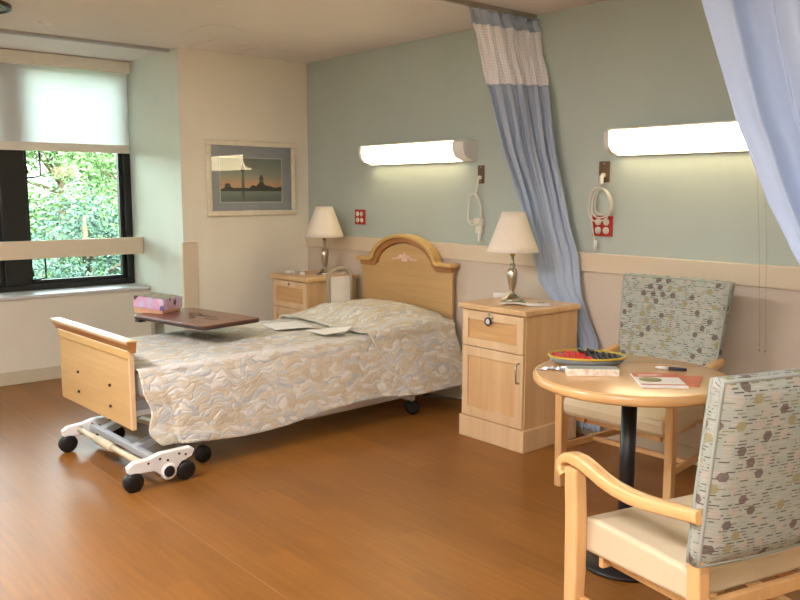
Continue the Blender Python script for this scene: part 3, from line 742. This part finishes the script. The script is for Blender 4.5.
# cable under the bed
tag(MB().tube([(1.98, -.50, .15), (2.02, -.44, .135), (2.07, -.36, .125), (2.12, -.30, .11), (2.15, -.26, .10), (2.165, -.25, .13), (2.16, -.25, .165), (2.14, -.27, .14), (2.13, -.27, .115), (2.15, -.26, .10)], .006, 8).tube([(1.88, -.52, .17), (1.93, -.52, .16), (1.98, -.50, .15)], .006, 8).build('power_cable', 'blackrub'), 'black cable hanging under the head of the bed', 'cable')

# ------------------------------------------------------------------ bedside cabinets
def cabinet(loc, rz, lab):
    t_ = thing('bedside_cabinet', lab, 'cabinet', loc, rz, 'maple bedside cabinets')
    w_, d_ = .235, .445
    P_('body', B((-w_, -d_, .10), (w_, 0, .755)), 'maple', t_, bevel=.002)
    P_('plinth', B((-w_-.014, -d_-.022, 0), (w_+.014, 0, .125)), 'maple_pale', t_, bevel=.004)
    P_('top', B((-w_-.02, -d_-.03, .755), (w_+.02, .005, .788)), 'maple', t_, bevel=.008, seg=3)
    # drawer
    y0 = -d_-.018
    dr_ = MB().box((-w_+.004, y0, .545), (-w_+.05, -d_, .748)).box((w_-.05, y0, .545), (w_-.004, -d_, .748)).box((-w_+.05, y0, .70), (w_-.05, -d_, .748)).box((-w_+.05, y0, .545), (w_-.05, -d_, .590))
    dro = P_('drawer', dr_, 'maple_pale', t_, bevel=.002)
    P_('drawer_panel', B((-w_+.048, -d_-.008, .588), (w_-.048, -d_, .702)), 'maple_dark', dro)
    P_('lock', MB().cyl((0, y0-.003, .725), .010, .01, 'y', 16), 'nickel', dro)
    do = MB().box((-w_+.004, y0, .130), (-w_+.05, -d_, .54)).box((w_-.058, y0, .130), (w_-.004, -d_, .54)).box((-w_+.05, y0, .485), (w_-.058, -d_, .54)).box((-w_+.05, y0, .13), (w_-.058, -d_, .185))
    doo = P_('door', do, 'maple_pale', t_, bevel=.002)
    P_('door_panel', B((-w_+.048, -d_-.008, .183), (w_-.056, -d_, .487)), 'maple', doo)
    P_('handle', MB().tube([(w_-.03, y0, .385), (w_-.03, y0-.022, .39), (w_-.03, y0-.026, .42), (w_-.03, y0-.026, .46), (w_-.03, y0-.022, .49), (w_-.03, y0, .495)], .0055, 8), 'nickel2', doo)
    return t_
cabR = cabinet((2.63, -.10, 0), 0, 'maple bedside cabinet between the bed and the blue curtain')
cabL = copy_tree(cabR); cabL.location = (.495, -.06, 0); cabL['label'] = 'maple bedside cabinet in the corner beyond the bed'
t_ = thing('key_ring', 'round dark key ring hanging from the right cabinet drawer lock', 'keys', (2.61, -.575, .70))
P_('ring', MB().lathe([(.017, -.003), (.024, -.003), (.024, .003), (.017, .003), (.017, -.003)], 24, T=Matrix.Rotation(pi/2, 4, 'X')), plain('navy', (40, 42, 80), .4), t_)
P_('tag_face', MB().cyl((0, .0, 0), .016, .003, 'y', 20), 'offwhite', t_)
P_('key', B((.0, -.002, .022), (.006, .0, .045)).cyl((.012, -.001, .047), .009, .003, 'y', 14), 'nickel2', t_)

# ------------------------------------------------------------------ lamps
def lamp(loc, lab):
    t_ = thing('table_lamp', lab, 'lamp', loc, 0, 'matching bedside table lamps')
    pr_ = [(.062, 0), (.064, .006), (.060, .014), (.045, .020), (.036, .030), (.024, .038), (.016, .044), (.013, .052), (.015, .062), (.022, .085), (.028, .120), (.031, .150), (.029, .178), (.018, .192), (.013, .198), (.022, .203), (.022, .209), (.012, .214), (.010, .23), (.009, .26), (0, .262)]
    P_('base', MB().lathe(pr_, 32), 'nickel', t_)
    P_('socket', MB().cyl((0, 0, .29), .014, .06), 'gold', t_)
    r0, r1, z0, z1 = .150, .064, .288, .518
    P_('lamp_shade', ring(r0, r1, z0, z1), 'lampshade', t_, solid=.002)
    for rr_, zz_ in ((r0, z0), (r1, z1)): P_('shade_trim', MB().tube([(rr_*cos(2*pi*k/48), rr_*sin(2*pi*k/48), zz_) for k in range(48)], .002, 6, closed=True), 'offwhite', t_)
    hp_ = MB().tube([(0, 0, .31), (.03, 0, .35), (.035, 0, .42), (0, 0, .50)], .002, 6).tube([(0, 0, .31), (-.03, 0, .35), (-.035, 0, .42), (0, 0, .50)], .002, 6).tube([(-r1, 0, z1-.006), (r1, 0, z1-.006)], .002, 6)
    P_('harp', hp_, 'nickel2', t_)
    return t_
def ring(r0, r1, z0, z1):
    mb = MB()
    return mb.grid(lambda s_, t: ((r0+(r1-r0)*t)*cos(2*pi*s_)*(1+.0015*sin(s_*2*pi*60)), (r0+(r1-r0)*t)*sin(2*pi*s_)*(1+.0015*sin(s_*2*pi*60)), z0+(z1-z0)*t), 360, 6)
lR = lamp((2.54, -.30, .788), 'nickel table lamp with cream shade on the right bedside cabinet')
lL = copy_tree(lR); lL.location = (.565, -.24, .788); lL['label'] = 'nickel table lamp with cream shade on the corner cabinet beyond the bed'
tag(MB().tube([(2.60, -.27, .792), (2.64, -.22, .792), (2.68, -.16, .792), (2.70, -.12, .792)], .003, 6).build('lamp_cord', 'offwhite'), 'pale cord trailing from the right table lamp', 'cord')
tag(MB().tube([(.64, -.22, .793), (.67, -.18, .794), (.69, -.15, .80), (.71, -.17, .793)], .003, 6).build('lamp_cord', 'offwhite'), 'white cord trailing behind the left table lamp', 'cord')
# small things on the cabinets
def small_box(name, a_, b_, loc, rz, mat, lab, cat, bevel=.004):
    o = B(a_, b_).build(name, mat, bevel=bevel); o.location = loc; o.rotation_euler = (0, 0, rz); return tag(o, lab, cat)
small_box('tissue_pack', (-.055, -.022, 0), (.055, .022, .028), (2.41, -.24, .789), .75, 'white', 'small white packet behind the lamp on the right cabinet', 'packet')
M['greenprint'] = plain('green_print', (120, 150, 90), .6)
t_ = thing('leaflet', 'white and green folded leaflet in front of the right lamp', 'leaflet', (2.68, -.42, .789), .5)
P_('page', MB().grid(lambda s_, t: ((s_-.5)*.16, (t-.5)*.10, .004+.010*abs(sin(s_*pi*1.0))), 12, 4), 'paper', t_, solid=.0015, offset=1)
P_('green_picture', MB().grid(lambda s_, t: (-.05+s_*.10, .0+t*.035, .0075+.010*abs(sin((s_*.1+.03)/.16*pi))), 12, 4), 'greenprint', t_)
t_ = thing('remote_control', 'small white remote with dark buttons on the right cabinet', 'remote', (2.795, -.36, .789), .75)
P_('body', B((-.06, -.018, 0), (.06, .018, .016)), 'white', t_, bevel=.005)
for x in (-.0, .012, .026): P_('button', MB().cyl((x, -.0, .017), .0045, .004), 'black', t_)
for i, (x, y_, rz) in enumerate(((.36, -.41, .3), (.46, -.38, -.5))):
    t_ = thing('white_clip', ['white gadget with a dark button at the left of the corner cabinet top', 'white gadget nearer the lamp on the corner cabinet top'][i], 'gadget', (x, y_, .789), rz)
    P_('body', B((-.045, -.02, 0), (.045, .02, .022)), 'white', t_, bevel=.006)
    P_('button', MB().cyl((.02, -.019, .013), .006, .006, 'y', 12), 'black', t_)

# ------------------------------------------------------------------ overbed table with puzzle box
ot = thing('overbed_table', 'mahogany topped overbed table reaching over the far side of the bed', 'table', (1.25, -1.665, 0), .17)
top_o = rrect(-.348, -.21, .348, .21, .04)
P_('tabletop', MB().prism(top_o, .660, .680, 'xy'), 'mahog', ot, bevel=.003)
P_('edge_band', MB().prism(rrect(-.352, -.214, .352, .214, .044), .655, .675, 'xy'), 'mahogdark', ot, bevel=.004)
mt = MB()
rnd = random.Random(3)
for k in range(9):
    x0, y0 = rnd.uniform(-.06, .16), rnd.uniform(-.07, .07); a0 = rnd.uniform(0, 6.28)
    mt.tube([(x0+.035*cos(a0+q*.7)*(1+.3*q), y0+.02*sin(a0+q*.7)*(1+.3*q), .6803) for q in range(5)], .0035, 5, flat=.15)
P_('printed_motif', mt, plain('dark_motif', (72, 62, 46), .5), ot)  # dark squiggles laid on the tabletop
P_('column', B((-.425, -.035, .08), (-.38, .035, .62)), 'nickel2', ot, bevel=.004)
P_('column_sleeve', B((-.43, -.045, .06), (-.365, .045, .40)), 'beigem', ot, bevel=.004)
P_('support_arm', B((-.43, -.04, .615), (.1, .04, .655)), 'mahogdark', ot, bevel=.004)
P_('release_lever', B((-.34, -.20, .635), (-.29, -.15, .65)), 'black', ot, bevel=.003)
ft = MB().box((-.43, -.30, .05), (-.38, .30, .09)).box((-.40, -.29, .05), (.25, -.25, .08)).box((-.40, .25, .05), (.25, .29, .08))
P_('base_frame', ft, 'beigem', ot, bevel=.004)
for x, y_ in ((-.40, -.27), (-.40, .27), (.22, -.27), (.22, .27)): P_('castor', MB().cyl((x, y_, .025), .025, .02, 'x', 18), 'blackrub', ot)

a = NT('puzzle_lid'); vv_ = a.n('ShaderNodeTexVoronoi', {'Vector': a.map((40, 40, 40)), 'Scale': 1.})
M['lidtop'] = a.set(a.ramp(a.noise(a.co(), 22, 3), [(.3, (74, 66, 48)), (.45, (120, 110, 70)), (.55, (160, 128, 96)), (.7, (90, 104, 70))]), .4)
a = NT('puzzle_side'); v2 = a.n('ShaderNodeTexVoronoi', {'Vector': a.map((34, 34, 20)), 'Scale': 1.}).outputs['Color']
s_n = a.n('ShaderNodeSeparateXYZ', {0: v2}).outputs[0]
M['lidside'] = a.set(a.ramp(s_n, [(0, (214, 168, 196)), (.35, (200, 190, 214)), (.55, (116, 88, 150)), (.68, (226, 190, 200)), (.88, (90, 60, 66))], 'CONSTANT'), .45)
M['peach'] = plain('peach_card', (222, 170, 132), .6)
pz = thing('puzzle_box', 'pink and purple puzzle box with a picture lid on the overbed table', 'box', (.925, -1.76, .682), .56)
P_('box_base', B((-.100, -.098, 0), (.100, .098, .045)), 'peach', pz, bevel=.002)
ld = P_('lid', B((-.106, -.104, .018), (.106, .104, .088)), 'lidside', pz, bevel=.002); ld.rotation_euler = (R(-1), R(5), 0); ld.location = (0, 0, .008)
P_('lid_picture', B((-.102, -.100, .0882), (.102, .100, .0892)), 'lidtop', ld)

# ------------------------------------------------------------------ round table and what lies on it
TC = Vector((4.007, -1.273, 0)); TZ = .745
rtb = thing('round_table', 'round maple pedestal table with a black column', 'table', TC)
P_('tabletop', MB().lathe([(0, TZ-.03), (.345, TZ-.032), (.354, TZ-.026), (.358, TZ-.016), (.357, TZ-.006), (.352, TZ), (0, TZ)], 96), 'tabletop', rtb, smooth=True)
P_('edge_band', MB().lathe([(.346, TZ-.036), (.356, TZ-.036), (.362, TZ-.028), (.362, TZ-.010), (.357, TZ-.002), (.348, TZ+.0006)], 96), 'tableedge', rtb)
P_('column', MB().lathe([(.029, .05), (.029, TZ-.05)], 28), 'blackmet', rtb)
P_('top_plate', B((-.13, -.13, TZ-.045), (.13, .13, TZ-.034)), 'blackmet', rtb, bevel=.003)
P_('base', MB().lathe([(.166, 0), (.170, .006), (.166, .014), (.11, .026), (.06, .036), (.04, .06), (0, .062)], 64), 'blackmet', rtb)

ax = Vector((cos(_y), sin(_y), 0))            # a direction across the table top (world space)
# tray with red and black pieces
ty = math.atan2(.21, .22)
trl = (3.785, -1.245, TZ)
ov = [(1.0*cos(2*pi*k/48), sin(2*pi*k/48)) for k in range(48)]
t_ = thing('game_tray', 'oval tray with yellow rim full of red and black pieces on the round table', 'tray', (trl[0], trl[1], TZ+.0005), ty)
def oval(rx, ry, z0, z1, mi=0):
    mb = MB(); return mb
S_ = Matrix.Diagonal((1, .66, 1, 1))
P_('tray_body', MB().lathe([(0, .002), (.125, .002), (.142, .012), (.150, .030), (.146, .030), (.137, .014), (.12, .007), (0, .006)], 48, T=S_), plain('blue_grey_tin', (128, 138, 142), .35), t_)
P_('tray_rim', MB().tube([(.150*x, .099*y_, .031) for x, y_ in ov], .0045, 8, closed=True), plain('yellow_rim', (206, 176, 50), .4), t_)
M['pblack'] = plain('piece_black', (30, 22, 34), .3); M['pred'] = plain('piece_red', (204, 30, 34), .3)
pieces = []
pm = {}
for c_ in ('pred', 'pblack'):
    pm[c_] = MB().lathe([(.0, -.006), (.011, -.006), (.0165, -.004), (.018, 0), (.0165, .004), (.011, .006), (0, .006)], 20).build('game_piece', c_)
    pieces.append(c_)
first = {'pred': True, 'pblack': True}
rnd = random.Random(11)
nm = 0
for row, yy in enumerate((-.052, -.026, .0, .026, .052)):
    for k in range(12):
        xx = -.116+.0215*k+rnd.uniform(-.003, .003)
        if (xx/.134)**2+(yy/.074)**2 > 1: continue
        c_ = 'pred' if xx < (.015 if row < 2 else -.0) else 'pblack'
        if first[c_]: o = pm[c_]; first[c_] = False
        else: o = pm[c_].copy(); C.objects.link(o)
        wx = trl[0]+xx*cos(ty)-yy*sin(ty); wy = trl[1]+xx*sin(ty)+yy*cos(ty)
        o.location = (wx, wy, TZ+.0245+rnd.uniform(0, .003)); o.rotation_euler = (0, R(28)+rnd.uniform(-.3, .3), ty+rnd.uniform(-.2, .2))
        if c_ == 'pred': tag(o, 'red round game piece in the oval tray', 'game piece', 'red pieces in the oval tray')
        else: tag(o, 'black round game piece in the oval tray', 'game piece', 'black pieces in the oval tray')
# two black pieces on top
for xx, yy in ((.018, .03), (-.02, .034)):
    o = pm['pblack'].copy(); C.objects.link(o); wx = trl[0]+xx*cos(ty)-yy*sin(ty); wy = trl[1]+xx*sin(ty)+yy*cos(ty)
    o.location = (wx, wy, TZ+.045); o.rotation_euler = (.2, .4, ty)
    tag(o, 'black round game piece in the oval tray', 'game piece', 'black pieces in the oval tray')
# cream box in front of the tray
a = NT('marbled_card'); M['marbled'] = a.set(a.ramp(a.noise(a.map((1, 1, 1)), 60, 3), [(.42, (242, 232, 212)), (.62, (232, 206, 180)), (.78, (216, 170, 140))]), .5)
cbx = thing('card_box', 'flat cream marbled box lying in front of the oval tray', 'box', (3.925, -1.40, TZ+.0005), .80)
P_('box_body', B((-.095, -.03, 0), (.095, .03, .026)), 'marbled', cbx, bevel=.002)
P_('box_top', B((-.092, -.027, .0262), (.092, .027, .0275)), plain('grey_patterned_top', (150, 156, 150), .5), cbx)
# crumpled foil wrapper
t_ = MB().grid(lambda s_, t: (3.795+(s_-.5)*.085+(t-.5)*.03, -1.440+(t-.5)*.06+(s_-.5)*.06, TZ+.003+.010*abs(noise.noise((s_*5, t*5, 2.)))*2*(1-abs(2*s_-1)**3)), 14, 10).build('foil_wrapper', plain('silver_foil', (190, 192, 198), .3, .8), solid=.001, offset=1, smooth=False)
tag(t_, 'crumpled silver wrapper at the left edge of the round table', 'wrapper')
# booklets and pen
M['orange'] = plain('orange_print', (198, 92, 52), .5); M['sal'] = plain('salmon_print', (216, 150, 120), .5)
M['oliveprint'] = plain('olive_print', (150, 144, 90), .5)
bk = thing('booklet', 'white booklet with orange header and green picture on the round table', 'booklet', (4.145, -1.315, TZ+.001), .78)
P_('pages', B((-.075, -.105, 0), (.085, .105, .007)), 'paper', bk, bevel=.001)
P_('orange_header', B((-.074, .040, .0071), (.084, .104, .0078)).box((-.074, -.085, .0071), (.084, -.075, .0078)), 'orange', bk)
P_('green_picture', MB().lathe([(.040, .0071), (.040, .0082)], 24, T=Matrix.Translation((-.025, -.005, 0)) @ Matrix.Diagonal((1, .85, 1, 1))), 'oliveprint', bk)
P_('header_lines', MB().box((-.055, .068, .0078), (.03, .074, .0081)).box((-.055, .056, .0078), (.01, .060, .0081)), 'paper', bk)
b2 = thing('booklet', 'orange leaflet poking out behind the white booklet', 'booklet', (4.20, -1.22, TZ+.0005), .45)
P_('pages', B((-.05, -.09, 0), (.055, .07, .004)), 'orange', b2, bevel=.001)
pn_ = thing('pen', 'dark blue and white pen lying on the round table behind the booklets', 'pen', (4.075, -1.105, TZ+.007), .50)
P_('barrel', MB().cyl((.022, 0, 0), .0065, .066, 'x', 14), plain('navy_pen', (34, 38, 62), .35), pn_)
P_('tip', MB().lathe([(.006, .0), (.006, -.03), (.003, -.045), (0, -.047)], 14, T=Matrix.Translation((-.014, 0, 0)) @ Matrix.Rotation(pi/2, 4, 'Y')), 'white', pn_)

# ------------------------------------------------------------------ armchairs
def armchair(loc, rz, lab):
    t_ = thing('armchair', lab, 'chair', loc, rz, 'beech armchairs with patterned backs')
    def TP(mb):
        mb.v = [(x*(1-.35*y_), y_, z) for x, y_, z in mb.v]; return mb
    # seat cushion: rounded front
    prof = [(-.226, .375), (-.232, .41), (-.226, .432), (-.20, .455), (-.15, .464), (0, .460), (.16, .452), (.19, .44), (.19, .36), (-.21, .352)]
    P_('seat', TP(MB().prism(prof, -.258, .258, 'yz')), 'cushion', t_, bevel=.016, seg=4)
    for s_ in (-1, 1):
        x0, x1 = sorted((s_*.260, s_*.298))
        # front leg: flares forward towards the arm
        P_('leg', TP(MB().prism([(-.225, 0), (-.187, 0), (-.177, .30), (-.179, .45), (-.190, .61), (-.240, .61), (-.232, .45), (-.229, .30)], x0, x1, 'yz')), 'chairwood', t_, bevel=.006)
        # rear leg and post
        P_('leg', MB().prism([(.255, 0), (.295, 0), (.245, .35), (.238, .46), (.240, .50), (.205, .50), (.192, .46), (.198, .35)], s_*.24-.02, s_*.24+.02, 'yz'), 'chairwood', t_, bevel=.006)
        P_('side_rail', TP(MB().prism([(-.165, .318), (-.165, .352), (.19, .352), (.19, .318)], s_*.170-.012, s_*.200+.012, 'yz')), 'chairwood', t_, bevel=.003)
        P_('stretcher', TP(MB().prism([(-.205, .185), (-.205, .215), (.25, .215), (.25, .185)], s_*.268-.010, s_*.268+.010, 'yz')), 'chairwood', t_, bevel=.003)
        # arm: sweeping S with a scrolled tip
        cl = [(-.246, .580), (-.264, .594), (-.266, .614), (-.252, .630), (-.226, .636), (-.19, .634), (-.15, .624), (-.10, .608), (-.05, .598), (.01, .594), (.07, .597), (.14, .606), (.25, .622)]
        th = [.012, .014, .014, .015, .018, .020, .020, .020, .020, .020, .019, .018, .018]
        def arm_fn(a_, t):
            q = t*(len(cl)-1); i = min(int(q), len(cl)-2); k = q-i
            y_ = cl[i][0]+(cl[i+1][0]-cl[i][0])*k; z = cl[i][1]+(cl[i+1][1]-cl[i][1])*k; h_ = th[i]+(th[i+1]-th[i])*k
            dy, dz = cl[i+1][0]-cl[i][0], cl[i+1][1]-cl[i][1]; l = math.hypot(dy, dz); ny, nz = -dz/l, dy/l
            if i+2 < len(cl):
                e_, g_ = cl[i+2][0]-cl[i+1][0], cl[i+2][1]-cl[i+1][1]; l2 = math.hypot(e_, g_)
                ny, nz = ny*(1-k)+(-g_/l2)*k, nz*(1-k)+(e_/l2)*k
            xc = s_*(.304-.028*t**1.3); w_ = .031-.008*t
            c4, s4 = cos(2*pi*a_), sin(2*pi*a_)
            sx = math.copysign(abs(c4)**.5, c4); sz = math.copysign(abs(s4)**.5, s4)
            return (xc+sx*w_*.85, y_+ny*sz*h_, z+nz*sz*h_)
        mb = MB().grid(arm_fn, 24, 48)
        mb.add([arm_fn(k/24, 0) for k in range(24)], [tuple(range(24))]).add([arm_fn(k/24, 1) for k in range(24)], [tuple(range(23, -1, -1))])
        P_('armrest', mb, 'armwood', t_)
    P_('stretcher', B((-.262, .0, .19), (.262, .025, .212)), 'chairwood', t_, bevel=.003)
    P_('front_rail', B((-.255, -.150, .318), (.255, -.132, .352)), 'chairwood', t_, bevel=.003)
    P_('back_rail', B((-.225, .205, .33), (.225, .225, .37)), 'chairwood', t_, bevel=.003)
    # upholstered back: closed slab, wider at the top, with UVs in metres
    nx_, nz_ = 22, 20
    def bk_fn(side):
        def fn(s_, t):
            z = .485+.493*t; half = .262+.030*t
            x = (s_-.5)*2*half
            y_ = .218+.075*t**1.1+.018*(1-(2*s_-1)**2)
            edge_ = min(1, min(s_, 1-s_)*9, min(t, 1-t)*9); e_ = (1-(1-edge_)**2)**.5 if edge_ < 1 else 1
            th_ = .018+.022*e_
            return (x, y_+side*th_, z)
        return fn
    bm_ = MB()
    for side in (-1, 1):
        bm_.grid(bk_fn(side), nx_, nz_, 0, lambda s_, t: ((s_-.5)*.56, t*.505))
    f_, b_ = bk_fn(-1), bk_fn(1)
    def rim(k):   # perimeter parameter
        k = k % 4
        if k < 1: return (k, 0.)
        if k < 2: return (1., k-1)
        if k < 3: return (3-k, 1.)
        return (0., 4-k)
    N_ = 80
    def rim_fn(s_, t):
        p = Vector(f_(*rim(4*s_))); q = Vector(b_(*rim(4*s_))); c = p.lerp(q, t)
        o_ = .008*sin(pi*t); u_, v_ = rim(4*s_)
        if v_ in (0., 1.): c.z += o_*(1 if v_ else -1)
        else: c.x += o_*(1 if u_ else -1)
        return c
    def rim_uv(s_, t):
        u_, v_ = rim(4*s_)
        if v_ in (0., 1.): return ((u_-.5)*.56, v_*.505+(t*.04 if v_ else -t*.04))
        return ((u_-.5)*.56+(t*.04 if u_ else -t*.04), v_*.505)
    bm_.grid(rim_fn, N_, 4, 0, rim_uv)
    bko = P_('backrest', bm_, 'fabric', t_)
    for fn_ in (f_, b_):
        P_('piping', MB().tube([fn_(*rim(4*k/N_)) for k in range(N_)], .0052, 6, closed=True), 'fabric', bko)
    return t_
far = armchair((3.60, -.585, 0), R(1.5), 'beech armchair with patterned back by the wall, behind the round table')
near = copy_tree(far); far.scale = (.965, 1, 1.025); near.location = (4.572, -1.728, 0); near.rotation_euler = (0, 0, R(-104.5))
near['label'] = 'beech armchair nearest the camera, its patterned back turned towards us'
